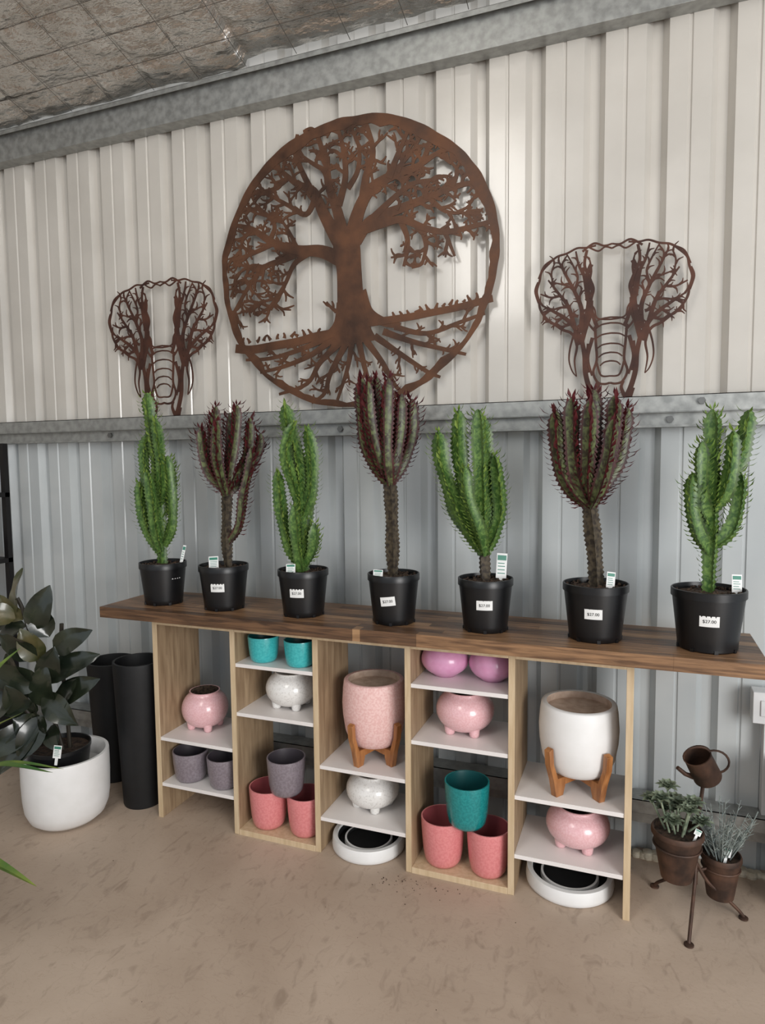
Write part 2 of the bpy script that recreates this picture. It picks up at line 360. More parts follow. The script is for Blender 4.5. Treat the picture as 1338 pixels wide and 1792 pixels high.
# ------------------------------------------------------------------ cactus pots
def resample(pts,step):
    P=cat(pts,8); out=[P[0]]; acc=0
    for a,b in zip(P[:-1],P[1:]):
        L=(b-a).length
        if L<1e-6: continue
        t=step-acc
        while t<=L: out.append(a.lerp(b,t/L)); t+=step
        acc=(acc+L)%step
    return out
def stem(mb,pts,r,nr,mr,mf,ml,leaf,round_tip=True,leafstart=.06):
    P=resample(pts,.0085); n=len(P)
    if n<4: return
    prev=Vector((1,0,0)); vs=[];per=nr*4; rot0=random.uniform(0,2)
    fr=[]
    ph=random.uniform(0,6)
    for i,p in enumerate(P):
        d=(P[min(i+1,n-1)]-P[max(i-1,0)]).normalized()
        a=(prev-d*prev.dot(d)).normalized(); prev=a; b=d.cross(a)
        t=i/(n-1); rr=r*(.72+.28*min(1,t*5))*(1+.08*math.sin(i*.28+ph))
        if round_tip: rr*=min(1,math.sqrt(max(0.02,(n-1-i)/5.0)))
        tooth=1.25 if i%2 else .95
        if not round_tip: tooth=1.16 if i%2 else .95
        for k in range(nr):
            th=rot0+2*math.pi*k/nr
            for dt,q in ((-.15,.80),(0,tooth),(.15,.80),(math.pi/nr,.54 if round_tip else .7)):
                vs.append(p+(a*math.cos(th+dt)+b*math.sin(th+dt))*rr*q)
            fr.append((i,t,p,d,(a*math.cos(th)+b*math.sin(th)),rr*tooth))
    fsr=[];fsf=[]
    for i in range(n-1):
        for j in range(per):
            q=(i*per+j,i*per+(j+1)%per,(i+1)*per+(j+1)%per,(i+1)*per+j)
            (fsr if j%4 in (0,1) else fsf).append(q)
    fsr.append(tuple((n-1)*per+j for j in range(per)))
    o=len(mb.v); mb.v+=[tuple(v) for v in vs]
    for lst,k in ((fsr,mr),(fsf,mf)):
        ii=mb.mi(k)
        for f in lst: mb.f.append(tuple(o+a for a in f)); mb.m.append(ii)
    if leaf>0:
        for (i,t,p,d,rad,rr) in fr:
            if i%2==0 or t<leafstart or random.random()<.04: continue
            L=leaf*random.uniform(.6,1.15)*(.65+.5*t); w=L*.17
            base=p+rad*rr*.92; side=d.cross(rad).normalized()
            dirv=(rad*random.uniform(.6,1.0)+d*random.uniform(.35,.9)+side*random.uniform(-.3,.3)).normalized()
            nn=dirv.cross(side).normalized()
            mid=base+dirv*L*.55+nn*(-.08*L)
            tip=base+dirv*L+d*L*.15
            mb.add([base-side*w*.3,base+side*w*.3,mid+side*w,mid-side*w,tip,mid+nn*w*.35],[(0,1,5),(1,2,5),(0,5,3),(5,2,4),(3,5,4)],ml)
def nursery_pot(e,rt,h):
    mb=MB(); rb=rt*.80
    mb.lathe([(0,0),(rb*.96,0),(rb,.004),(rb*1.01,h*.12),(rt*.955,h-.03),(rt*.955,h-.027),(rt,h-.026),(rt,h-.002),(rt*.985,h),(rt*.95,h),(rt*.93,h-.01),(rt*.92,h-.02),(rt*.5,h-.014,'soil'),(0,h-.012,'soil')],'blackpl',seg=48)
    for k in range(8):
        a=k*math.pi/4+.2; mb.box(rb*.9,rb*1.03,-.006,.006,0,.012,'blackpl',T=Matrix.Rotation(a,4,'Z'))
    mb.build('nursery_pot',e,ang=40)
    mb=MB()
    for _ in range(90):
        a=random.uniform(0,6.28); q=rt*.9*math.sqrt(random.random()); s=random.uniform(.003,.007)
        c=(q*math.cos(a),q*math.sin(a),h-.014+s*.3)
        mb.lathe([(0,-s),(s,-s*.2),(s*.8,s*.6),(0,s)],'soil',c=c,seg=5)
    mb.build('bark_mulch',e,merge=False)
def label(e,x,y,rt,h,offs,z,tilt=0,txt='$27.00',w=.062,hh=.036,ts=.0150):
    base=math.atan2(-2.85-y,0-x)+offs
    rb=rt*.80; rr=rb+(rt*.955-rb)*(z/h)
    slope=math.atan2(rt*.955-rb,h)
    nrm=Vector((math.cos(base),math.sin(base),0)); tan=Vector((-math.sin(base),math.cos(base),0))
    upv=(Vector((0,0,1))+nrm*math.tan(slope)).normalized()
    ct,st=math.cos(tilt),math.sin(tilt)
    t2=tan*ct+upv*st; u2=upv*ct-tan*st
    mb=MB(); N=8; vs=[]
    c=nrm*(rr+.0012)+Vector((0,0,z))
    def onpot(q,off):
        rz=rb+(rt*.955-rb)*(q.z/h)+off; rad=Vector((q.x,q.y,0)).normalized()*rz; return Vector((rad.x,rad.y,q.z))
    for j in (0,1):
        for i in range(N+1):
            vs.append(onpot(c+t2*((i/N-.5)*w)+u2*((j-.5)*hh),.0014))
    mb.add(vs,[(i,i+1,N+2+i,N+1+i) for i in range(N)],'label'); mb.build('price_label',e,merge=False)
    cu=bpy.data.curves.new('tmp','FONT'); cu.body=txt; cu.size=ts; cu.align_x='CENTER'; cu.align_y='CENTER'
    o=bpy.data.objects.new('tmp',cu); scene.collection.objects.link(o)
    bpy.context.view_layer.update()
    me=bpy.data.meshes.new_from_object(o.evaluated_get(bpy.context.evaluated_depsgraph_get()))
    bpy.data.objects.remove(o)
    for v in me.vertices: v.co=onpot(c+t2*v.co.x+u2*v.co.y,.0024)
    me.materials.clear(); me.materials.append(M['ink'])
    o=bpy.data.objects.new('price_text',me); scene.collection.objects.link(o); o.parent=e
def tag(e,x,y,h,s,d,z0,w,hh,tilt=.1):
    Rr=Vector((.934,.358,0)); Dd=Vector((-.358,.934,0))
    T=Matrix.Translation(Rr*s+Dd*d+Vector((0,0,z0)))@Matrix.Rotation(math.radians(21),4,'Z')@Matrix.Rotation(tilt,4,'Y')@Matrix.Rotation(-.15,4,'X')
    mb=MB(); mb.box(-w*.18,w*.18,-.0006,.0006,-.03,.0,'label',T=T); mb.box(-w/2,w/2,-.0006,.0006,0,hh,'label',T=T)
    mb.box(-w*.42,w*.42,-.0012,-.0006,hh*.72,hh*.92,'taggreen',T=T)
    for q in (.18,.32,.46,.58): mb.box(-w*.36,w*random.uniform(.15,.38),-.0012,-.0006,hh*q,hh*(q+.035),'taggreen',T=T)
    mb.build('plant_tag',e)
def cactus(name,x,y,rt,h,sc,bx,by,stems,red,labels,tags,rs=.92):
    e=empty(name,(x,y,.9895))
    nursery_pot(e,rt,h)
    Rr=Vector((.934,.358,0)); Dd=Vector((-.358,.934,0)); mb=MB()
    for st in stems:
        pts=[]
        for p in st[0]:
            pts.append(Rr*((p[0]-bx)/sc)+Dd*p[2]+Vector((0,0,h-.015+(by-p[1])/sc)))
        kind=st[2] if len(st)>2 else 's'
        if kind=='w': stem(mb,pts,st[1]*rs,4,'cwood','cwood','crleaf' if red else 'cgleaf',0.0,False)
        elif red: stem(mb,pts,st[1]*rs*.90,4,'cred','cred_f','crleaf',.037)
        else: stem(mb,pts,st[1]*rs*.88,4,'cgreen','cgreen_f','cgleaf',.029)
    mb.build('cactus_stems',e,merge=False,ang=50)
    for l in labels: label(e,x,y,rt,h,*l)
    for t in tags: tag(e,x,y,h,*t)
    return e
def ex(pts,d0,d1):
    return [(p[0],p[1],d0+(d1-d0)*min(1,i/1.5)) for i,p in enumerate(pts)]
G='potted_green_cactus'; RD='potted_maroon_cactus'
cactus(G,-2.036,-.375,.106,.190,388,285,985,[
 (ex([(285,990),(283,900),(280,800),(273,740),(268,680)],0,0),.033),
 (ex([(281,962),(262,925),(253,880),(250,835)],0,-.02),.028),
 (ex([(278,890),(260,850),(254,790),(262,750)],0,.03),.028),
 (ex([(288,950),(306,915),(309,860),(304,790)],0,-.03),.030),
 (ex([(285,880),(292,840),(292,770),(286,725)],0,-.05),.028),
 (ex([(285,960),(279,910),(277,850),(270,815)],-.02,-.07),.028),
 (ex([(286,900),(300,860),(298,800)],0,.05),.028)],False,
 [(.62,.140,0,'$27.00',.046,.042,.011)],[(.085,.0,.185,.014,.08,.2)])
cactus(RD,-1.703,-.380,.109,.194,407,389,990,[
 (ex([(398,995),(396,930),(400,845)],0,0),.024,'w'),
 (ex([(400,855),(375,828),(362,790),(358,738)],0,-.03),.027),
 (ex([(399,855),(385,820),(380,770),(386,702)],0,-.02),.027),
 (ex([(399,855),(398,805),(402,755),(404,710)],0,.05),.027),
 (ex([(400,855),(408,805),(418,750),(422,698)],0,-.01),.027),
 (ex([(401,855),(418,820),(437,785),(442,722)],0,.02),.027),
 (ex([(401,860),(425,832),(452,790),(460,748)],0,.03),.025),
 (ex([(399,945),(420,915),(430,860),(445,800),(446,775)],0,-.03),.024),
 (ex([(399,860),(394,825),(390,785),(392,730)],-.02,-.08),.027),
 (ex([(399,860),(372,820),(368,775),(370,728)],.02,.06),.025)],True,
 [(-.30,.105)],[(-.03,-.05,.18,.042,.055,-.05)])
cactus(G,-1.310,-.378,.107,.193,426,527,998,[
 (ex([(528,1003),(526,900),(522,800),(508,740),(500,696)],0,0),.035),
 (ex([(530,985),(546,955),(551,905)],0,-.04),.03),
 (ex([(524,990),(505,950),(492,890),(486,812)],0,-.02),.03),
 (ex([(528,900),(546,850),(548,790),(540,736)],0,-.03),.031),
 (ex([(524,880),(512,830),(503,780),(520,730)],0,-.06),.028),
 (ex([(524,995),(518,935),(516,872)],-.02,-.07),.028),
 (ex([(528,960),(536,900),(534,840)],0,.05),.028)],False,
 [(-.30,.105)],[(-.045,-.05,.18,.038,.04,.0)])
cactus(RD,-.904,-.380,.104,.197,450,686,1003,[
 (ex([(685,1008),(684,900),(681,828)],0,0),.027,'w'),
 (ex([(681,838),(655,802),(637,745),(633,648)],0,-.02),.032),
 (ex([(681,838),(667,795),(660,720),(658,645)],0,.03),.031),
 (ex([(681,838),(676,795),(676,725),(680,655)],-.01,-.07),.032),
 (ex([(682,838),(692,795),(700,740),(703,676)],0,-.02),.031),
 (ex([(682,838),(706,797),(721,750),(722,684)],0,.02),.030),
 (ex([(681,838),(662,795),(647,725),(645,660)],0,-.06),.028),
 (ex([(682,838),(690,800),(688,730),(692,684)],.02,.08),.030)],True,
 [(-.26,.098,.12)],[(-.062,-.04,.185,.038,.03,.05)])
cactus(G,-.533,-.380,.104,.198,473,848,1014,[
 (ex([(848,1018),(847,985),(846,950)],0,0),.024,'w'),
 (ex([(846,965),(815,915),(785,850),(770,800),(764,746)],0,-.02),.033),
 (ex([(846,965),(823,900),(806,830),(800,770),(799,708)],0,-.03),.034),
 (ex([(846,965),(836,890),(833,800),(830,708)],-.01,-.06),.034),
 (ex([(847,965),(851,890),(851,800),(848,722)],0,.03),.034),
 (ex([(847,965),(864,925),(873,890),(870,840),(863,788)],0,.0),.03),
 (ex([(846,965),(832,915),(812,860),(806,805)],-.02,-.09),.030),
 (ex([(846,965),(820,930),(795,890),(780,830)],.0,.05),.028)],False,
 [(-.04,.108)],[(.062,.02,.19,.040,.095,.08)])
cactus(RD,-.135,-.378,.114,.200,502,1036,1024,[
 (ex([(1038,1028),(1032,950),(1022,868)],0,0),.029,'w'),
 (ex([(1022,880),(990,850),(966,800),(958,706)],0,-.02),.031),
 (ex([(1022,880),(1000,840),(986,780),(983,686)],0,-.04),.032),
 (ex([(1022,880),(1010,830),(1008,770),(1010,692)],0,-.08),.032),
 (ex([(1023,880),(1028,830),(1035,760),(1033,672)],0,.03),.033),
 (ex([(1024,880),(1040,835),(1058,770),(1062,684)],0,-.02),.032),
 (ex([(1024,880),(1052,842),(1080,790),(1092,702)],0,.02),.030),
 (ex([(1022,880),(998,840),(990,780),(996,714)],.0,.07),.030),
 (ex([(1023,880),(1030,845),(1040,790),(1048,728)],-.02,-.09),.030)],True,
 [(-.06,.105)],[(.035,-.05,.19,.030,.055,.12)])
cactus(G,.229,-.384,.118,.203,532,1240,1036,[
 (ex([(1240,1040),(1240,900),(1240,800),(1238,706)],0,0),.033),
 (ex([(1240,965),(1216,925),(1202,880),(1203,818)],0,-.02),.030),
 (ex([(1239,905),(1221,865),(1214,815),(1215,764)],0,-.03),.029),
 (ex([(1241,955),(1268,928),(1281,885),(1284,820)],0,-.02),.030),
 (ex([(1242,865),(1272,832),(1295,785),(1307,708)],0,.01),.032),
 (ex([(1240,890),(1256,855),(1262,800),(1262,748)],0,-.05),.029),
 (ex([(1240,930),(1228,880),(1226,830)],.0,.06),.028)],False,
 [(.05,.110)],[(.085,-.02,.19,.034,.06,.05)])

# ------------------------------------------------------------------ flat laser-cut steel wall art
# Artwork sketch, rectified on to the upright plane it stands in (y = const).
def rectify(px,py,D):
    a=(px-669)/1165.0; b=(896-py)/1165.0
    dx=-.3573+.9338*a-.0179*b; dy=.9309+.3576*a+.0747*b; dz=-.0762-.0101*a+.9971*b
    return (D*dx/dy,1.63+D*dz/dy)
def ribbon(mb,pts,ws,y,k,t=.004,n=6):
    P=cat([(p[0],w,p[1]) for p,w in zip(pts,ws)],n)
    L=[];Rr=[]
    for i,p in enumerate(P):
        q=P[min(i+1,len(P)-1)]; o=P[max(i-1,0)]; dx=q.x-o.x; dz=q.z-o.z; l=math.hypot(dx,dz) or 1
        nx,nz=-dz/l,dx/l; w=max(p.y,.001)/2
        L.append((p.x+nx*w,p.z+nz*w)); Rr.append((p.x-nx*w,p.z-nz*w))
    y=y-random.uniform(0,.0015); n=len(P); vs=[]
    for yy in (y,y+t):
        vs+=[(a[0],yy,a[1]) for a in L]+[(a[0],yy,a[1]) for a in Rr]
    fs=[]
    for i in range(n-1):
        fs+=[(i,i+1,n+i+1,n+i),(2*n+i,3*n+i,3*n+i+1,2*n+i+1),(i,2*n+i,2*n+i+1,i+1),(n+i,n+i+1,3*n+i+1,3*n+i)]
    fs+=[(0,n,3*n,2*n),(n-1,3*n-1,4*n-1,2*n-1)]
    mb.add(vs,fs,k)
YD=-.05; SC=385.0
def stroke(mb,pts,w0,w1,y=YD,k='rust',ws=None):
    n=len(pts); R_=[rectify(p[0],p[1],2.85+y) for p in pts]
    if ws is None: ws=[(w0+(w1-w0)*(i/(n-1))**.8) for i in range(n)]
    ribbon(mb,R_,[w/SC for w in ws],y,k)
def twig(mb,x,y,ang,L,w,dep,k='rust',inside=None):
    pts=[(x,y)]; a=ang
    bend=random.uniform(-.6,.6)
    for i in range(3):
        a+=bend*.5+random.uniform(-.3,.3); x2=pts[-1][0]+math.cos(a)*L/3; y2=pts[-1][1]+math.sin(a)*L/3
        pts.append((x2,y2))
    if inside and not inside(*pts[-1]): 
        return
    stroke(mb,pts,w,w*.4,k=k)
    if dep>0:
        for i,s in ((1,1),(2,-1),(2,1)):
            if i==2 and s==1 and random.random()<.3: continue
            twig(mb,pts[i][0],pts[i][1],a+s*random.uniform(.6,1.0),L*random.uniform(.4,.62),w*.75,dep-1,k,inside)
mb=MB()
cx,cz,ra,rb_=-1.2195,2.5095,.675,.638
N=180; out=[];inn=[]
for i in range(N):
    t=2*math.pi*i/N; c,s=math.cos(t),math.sin(t)
    no=noise.noise(Vector((c*3.3,s*3.3,1.0)))*.010+noise.noise(Vector((c*9,s*9,4)))*.005
    ni=noise.noise(Vector((c*4.2,s*4.2,7.0)))*.022+noise.noise(Vector((c*13,s*13,9)))*.014
    wd=.036+.016*max(0,s)
    out.append((cx+(ra+no-.004)*c,cz+(rb_+no-.004)*s)); inn.append((cx+(ra-wd+ni)*c,cz+(rb_-wd+ni)*s))
vs=[]
for yy in (YD-.002,YD+.002):
    vs+=[(a[0],yy,a[1]) for a in out]+[(a[0],yy,a[1]) for a in inn]
fs=[]
for i in range(N):
    j=(i+1)%N
    fs+=[(i,j,N+j,N+i),(2*N+i,3*N+i,3*N+j,2*N+j),(i,2*N+i,2*N+j,j),(N+i,N+j,3*N+j,3*N+i)]
mb.add(vs,fs,'rust')
def ins(px,py):
    X,Zz=rectify(px,py,2.80)
    if 648<px<860 and 425<py<520 and not (py<470 and px<800): return False
    if 505<px<590 and 462<py<520: return False
    return ((X-cx)/(ra-.015))**2+((Zz-cz)/(rb_-.015))**2<1
stroke(mb,[(618,602),(616,580),(614,550),(612,510),(610,470),(606,435),(602,404)],0,0,ws=[90,70,54,48,46,50,44])
stroke(mb,[(548,598),(575,586),(592,565),(598,530)],10,20)
stroke(mb,[(700,570),(668,562),(643,545),(630,510)],10,22)
stroke(mb,[(412,610),(440,612),(480,605),(520,598),(555,588),(590,582)],16,14)
stroke(mb,[(640,566),(680,560),(720,554),(760,546),(800,538),(862,522)],13,11)
for gx in range(425,560,12): twig(mb,gx,602-(gx-425)*.14,-1.5+random.uniform(-.7,.7),random.uniform(7,13),7,0)
for gx in range(690,850,12): twig(mb,gx,556-(gx-690)*.22,-1.5+random.uniform(-.7,.7),random.uniform(7,13),7,0)
limbs=[
 ([(604,440),(584,408),(563,368),(548,335),(520,322),(492,300)],30,8),
 ([(603,425),(590,370),(575,325),(570,285),(556,240)],23,8),
 ([(552,345),(535,375),(505,360),(478,345)],12,6),
 ([(548,340),(528,300),(515,265),(520,235)],12,6),
 ([(592,360),(604,310),(600,260),(590,222)],14,6),
 ([(572,300),(545,285),(525,270)],9,5),
 ([(600,456),(562,440),(522,438),(480,426),(442,402),(415,395)],27,7),
 ([(530,438),(495,455),(462,468),(436,500),(410,545)],14,6),
 ([(545,440),(515,462),(497,500),(470,540)],12,5),
 ([(478,426),(450,440),(425,450),(405,455)],10,5),
 ([(470,424),(480,395),(460,370),(440,365)],10,5),
 ([(520,436),(505,405),(492,385)],9,4),
 ([(614,440),(622,385),(645,335),(690,305),(735,288),(752,245)],32,7),
 ([(634,360),(640,310),(652,265),(640,215)],18,7),
 ([(680,312),(698,265),(715,225)],13,6),
 ([(622,422),(650,385),(700,365),(750,345),(790,328),(832,318)],23,7),
 ([(636,402),(668,392),(702,384),(740,398),(778,406),(820,398),(856,388)],16,7),
 ([(700,384),(712,415),(712,440),(706,466)],11,5),
 ([(738,398),(745,430),(738,462)],11,5),
 ([(778,406),(786,425),(795,448)],9,4),
 ([(655,378),(690,345),(720,322),(755,315)],12,6),
 ([(735,288),(770,265),(790,262)],10,5),
 ([(750,346),(780,370),(815,372)],9,4),
 ([(790,328),(800,300),(790,285)],9,4),
 ([(608,330),(625,300),(628,260),(615,225)],11,5),
 ([(505,310),(480,330),(455,335)],10,5),([(440,402),(425,420),(420,440)],9,4),([(690,300),(720,265),(740,232)],9,4),
 ([(436,500),(425,490),(405,500)],8,4),([(560,240),(545,225),(530,230)],8,4),
 ([(497,500),(485,520),(450,530)],8,4),([(462,468),(440,465),(415,480)],8,4),([(830,318),(840,345),(850,352)],8,4),
]
for pts,w0,w1 in limbs:
    stroke(mb,pts,w0,w1)
    C_=cat([(p[0],p[1],0) for p in pts],8); n=len(C_); s=random.choice((-1,1))
    step=max(2,int(n*15/ max(1,sum((C_[i+1]-C_[i]).length for i in range(n-1)))))
    for i in range(int(n*.38),n,step):
        d=C_[min(i+1,n-1)]-C_[i-1]; a=math.atan2(d.y,d.x); s=-s
        twig(mb,C_[i].x,C_[i].y,a+s*random.uniform(.5,1.1),random.uniform(20,36),7,random.choice((1,1,2)),inside=ins)
    for s in (-.45,.4): twig(mb,C_[-1].x,C_[-1].y,a+s,random.uniform(18,30),7,1,inside=ins)
twig(mb,588,545,-2.6,24,8,1)
roots=[
 ([(585,590),(545,622),(500,640),(455,652)],13,5),([(596,598),(560,640),(530,665),(488,690)],13,5),
 ([(606,600),(585,650),(560,690),(545,705)],12,5),([(615,600),(606,650),(590,700)],11,5),
 ([(628,600),(640,645),(655,690),(660,706)],11,5),([(640,596),(668,640),(690,672),(715,690)],12,5),
 ([(655,588),(700,622),(740,650),(770,660)],12,5),([(670,580),(725,600),(775,612),(815,620)],12,5),
 ([(690,572),(745,578),(800,570),(848,548)],10,5),([(570,592),(520,615),(470,622),(430,630)],11,5)]
for pts,w0,w1 in roots:
    pts=[(p[0]+(random.uniform(-8,8) if 0<i<len(pts)-1 else 0),p[1]+(random.uniform(-7,7) if 0<i<len(pts)-1 else 0)) for i,p in enumerate(pts)]
    stroke(mb,pts,w0,w1); C_=cat([(p[0],p[1],0) for p in pts],8); n=len(C_); s=1
    for i in range(int(n*.2),n,3):
        d=C_[min(i+1,n-1)]-C_[i-1]; a=math.atan2(d.y,d.x); s=-s
        twig(mb,C_[i].x,C_[i].y,a+s*random.uniform(.4,.8),random.uniform(16,30),6,1,inside=ins)
mb.build('tree_of_life_metal_wall_art',merge=False,smooth=False)

def elephant(name,X0,Z0,sx,sz):
    st=random.getstate(); random.seed(5); mb=MB()
    def W(p): return (X0+p[0]*sx,Z0-p[1]*sz)
    def S_(pts,w0,w1=None,mir=True):
        if w1 is None: w1=w0
        n=len(pts)
        for m_ in ((0,1) if mir else (0,)):
            pp=[(272-p[0],p[1]) if m_ else p for p in pts]
            ribbon(mb,[W(p) for p in pp],[(w0+(w1-w0)*i/(n-1))*sx for i in range(n)],-.05,'rust_dark',t=.003)
    S_([(108,8),(90,10),(74,9),(56,16),(38,20),(24,30),(10,44),(6,60),(1,78),(5,96),(8,112),(20,130),(36,142),(50,152),(64,158),(72,168),(76,182)],3.2,5.5)
    S_([(30,24),(14,34),(4,56)],2.5,3); S_([(4,62),(-2,78),(4,100)],5,3)
    br=[([(84,180),(72,150),(52,130),(30,116),(10,104)],11,3),([(70,146),(60,112),(40,84),(22,60)],9,3),([(82,160),(84,120),(70,84),(52,50),(40,26)],10,3),
        ([(88,150),(96,110),(92,70),(78,40),(72,14)],10,3),([(50,128),(34,140),(22,134)],5,2.5),([(44,90),(28,92),(8,84)],5,2.5),([(60,112),(42,112),(20,118)],5,2.5),
        ([(72,86),(58,74),(34,66)],5,2.5),([(70,84),(76,60),(66,36),(56,18)],5,2.5),([(93,80),(100,52),(96,28)],6,2.5),([(34,78),(28,50),(34,30)],4,2.5),([(52,52),(48,34),(56,20)],4,2.5),([(24,112),(14,124),(18,132)],4,2.5),([(66,142),(50,146),(36,142)],5,2.5),
        ([(78,130),(66,124),(56,98)],6,2.5),([(86,136),(80,100),(84,80)],6,2.5)]
    for a,b,c in br:
        S_(a,b,c)
        C_=cat([(p[0],p[1],0) for p in a],6); n=len(C_); s=1
        for i in range(int(n*.2),n-1,3):
            d=C_[i+1]-C_[i-1]; an=math.atan2(d.y,d.x)+s*random.uniform(.4,.8); s=-s; L=random.uniform(9,18)
            q=[(C_[i].x,C_[i].y),(C_[i].x+math.cos(an)*L*.5,C_[i].y+math.sin(an)*L*.5),(C_[i].x+math.cos(an-s*.3)*L,C_[i].y+math.sin(an-s*.3)*L)]
            if 3<q[-1][0]<104 and q[-1][1]>12: S_(q,4.5,1.2)
    S_([(96,10),(112,18),(124,12),(136,16)],3,3)
    S_([(84,16),(104,4),(122,10),(136,8)],4,3)
    S_([(92,14),(88,40),(98,66),(104,84),(100,104),(104,130),(112,152)],5,7)
    S_([(100,40),(92,62),(102,86),(98,100)],8,5); S_([(84,44),(90,74),(94,100)],5,8)
    S_([(84,176),(92,150),(100,128),(102,104)],10,5); S_([(110,160),(98,146),(96,130)],5,2)
    S_([(84,170),(90,200),(92,232),(100,262),(108,280)],8,10)
    S_([(72,156),(64,184),(62,208),(68,228),(76,238)],4,2); S_([(72,156),(76,184),(72,210),(76,238)],6,2)
    S_([(96,180),(94,206),(98,232)],5,3); S_([(104,170),(96,206),(104,238)],7,4)
    for yy,w in ((136,30),(146,26),(164,26),(182,24),(198,21),(213,18)):
        S_([(136-w,yy+8),(136-w*.6,yy+2),(136,yy)],2.5,3)
    S_([(108,150),(110,180),(112,210),(106,232),(114,250),(126,254),(136,252)],5,4)
    S_([(112,215),(120,238),(136,240)],4,3)
    S_([(108,280),(116,262),(112,250)],8,4); S_([(98,262),(102,280)],12,9)
    S_([(90,100),(106,118),(112,136),(136,140)],3,3)
    random.setstate(st)
    return mb.build(name,merge=False,smooth=False)
elephant('elephant_head_metal_wall_art',-.398,2.480,.576/272,.612/280)
elephant('elephant_head_metal_wall_art',-2.590,2.560,.662/272,.692/280)

# ------------------------------------------------------------------ left group
def tall(name,x,y,r,h):
    mb=MB(); mb.lathe([(0,0),(r*.74,0),(r*.77,.01),(r*.97,h*.9),(r,h-.012),(r*.99,h),(r*.9,h),(r*.88,h-.02),(r*.8,h*.8),(0,h*.8)],'blackpot',seg=48)
    mb.build(name,loc=(x,y,0),ang=50)
tall('tall_black_planter',-2.210,-.362,.118,.698); tall('tall_black_planter',-2.53,-.20,.12,.62)
e=empty('potted_rubber_plant',(-2.436,-.604,0))
r=.187;h=.315
mb=MB(); mb.lathe([(0,0),(r*.55,0),(r*.72,.008),(r*.86,.03),(r*.95,.07),(r*.985,.12),(r,.2),(r,h-.01),(r*.99,h),(r*.92,h),(r*.9,h-.012),(r*.89,h*.75),(r*.6,h*.7),(0,h*.7)],'white_glaze',seg=64)
mb.build('white_planter',e,ang=50)
mb=MB(); mb.lathe([(0,.225),(.10,.225),(.118,.235),(.13,h+.012),(.133,h+.014),(.133,h+.03),(.128,h+.03),(.124,h+.01),(0,h+.008,'soil')],'blackpl',c=(-.03,.0,0),seg=40)
mb.build('nursery_pot',e)
def leaf(mb,base,tip,w,k,n=8,fold=.25,droop=.12,facing=None):
    base=Vector(base);tip=Vector(tip); ax=tip-base; L=ax.length; a=ax.normalized()
    fc=Vector(facing) if facing else Vector((random.uniform(-.6,.6),-1,random.uniform(.1,.9)))
    side=a.cross(fc).normalized(); nn=side.cross(a).normalized()
    if nn.dot(fc)<0: nn=-nn
    vs=[]
    for i in range(n+1):
        t=i/n; ww=w*.5*(math.sin(math.pi*min(1,t*1.02)**.8)**.75 if 0<t<1 else .03)
        c=base+ax*t+nn*(droop*L*4*t*(1-t)*.5)
        wob=.06*math.sin(t*9)*w
        vs+=[c-side*ww+nn*(ww*fold+wob),c-side*ww*.5+nn*ww*fold*.35,c,c+side*ww*.5+nn*ww*fold*.35,c+side*ww+nn*(ww*fold-wob)]
    mb.add(vs,[(i*5+j,i*5+j+1,i*5+j+6,i*5+j+5) for i in range(n) for j in range(4)],k)
RR=Vector((.934,.358,0)); DV=Vector((-.358,.934,0))
def LP(px,py,d): return RR*((px-120)/380)+DV*d+Vector((0,0,.32+(1320-py)/380))
mb=MB()
stems_=[[(118,1325,0),(100,1250,0),(78,1150,.0),(60,1075,0),(50,1050,0)],[(125,1325,.02),(120,1240,.03),(112,1160,.05),(115,1100,.05)],[(112,1325,-.02),(80,1260,-.05),(50,1215,-.06)]]
for s in stems_: mb.tube(cat([LP(*p) for p in s],5),.009,'rstem',8)
mb.build('stems',e)
mb=MB()
lv=[((48,1075),(56,1000),'rubber2',.12,0),((78,1105),(108,1028),'rubber',.13,-.02),((48,1085),(2,1068),'rubber2',.11,-.03),((55,1090),(18,1045),'rubber2',.10,.04),
 ((108,1142),(182,1104),'rubber',.12,0),((82,1150),(28,1108),'rubber',.13,-.03),((95,1190),(192,1148),'rubber',.13,-.05),((90,1200),(5,1160),'rubber',.14,-.06),
 ((92,1215),(162,1262),'rubber',.12,-.08),((80,1225),(12,1238),'rubber',.13,-.08),((70,1240),(-30,1195),'rubber',.13,-.03),((95,1250),(62,1322),'rubber',.12,-.12),
 ((110,1230),(190,1190),'rubber',.12,.02),((62,1100),(10,1120),'rubber',.11,.02),((60,1200),(-10,1270),'rubber',.13,-.06),((80,1265),(8,1312),'rubber',.12,-.1),
 ((100,1120),(70,1060),'rubber',.12,.03),((85,1160),(60,1100),'rubber2',.12,.0),((100,1200),(120,1130),'rubber',.13,-.04),
 ((95,1240),(100,1160),'rubber',.14,-.07),((70,1200),(40,1140),'rubber',.14,-.05),((110,1260),(150,1190),'rubber',.13,-.03),((75,1255),(45,1190),'rubber',.14,-.08),
 ((105,1270),(135,1300),'rubber',.09,-.1),((60,1230),(-25,1235),'rubber',.12,.05),((40,1080),(-10,1105),'rubber',.11,.0),((85,1280),(50,1250),'rubber',.13,-.1),((100,1285),(90,1220),'rubber',.14,-.06),((90,1260),(25,1345),'rubber',.11,-.12)]
for b,t,k,w,d in lv:
    leaf(mb,LP(b[0],b[1],d*.4),LP(t[0],t[1],d+random.uniform(-.05,.03)),w*.95,k)
mb.build('rubber_leaves',e,merge=False,ang=80)
tag(e,0,0,h,.03,-.14,h+.03,.035,.055,.1)

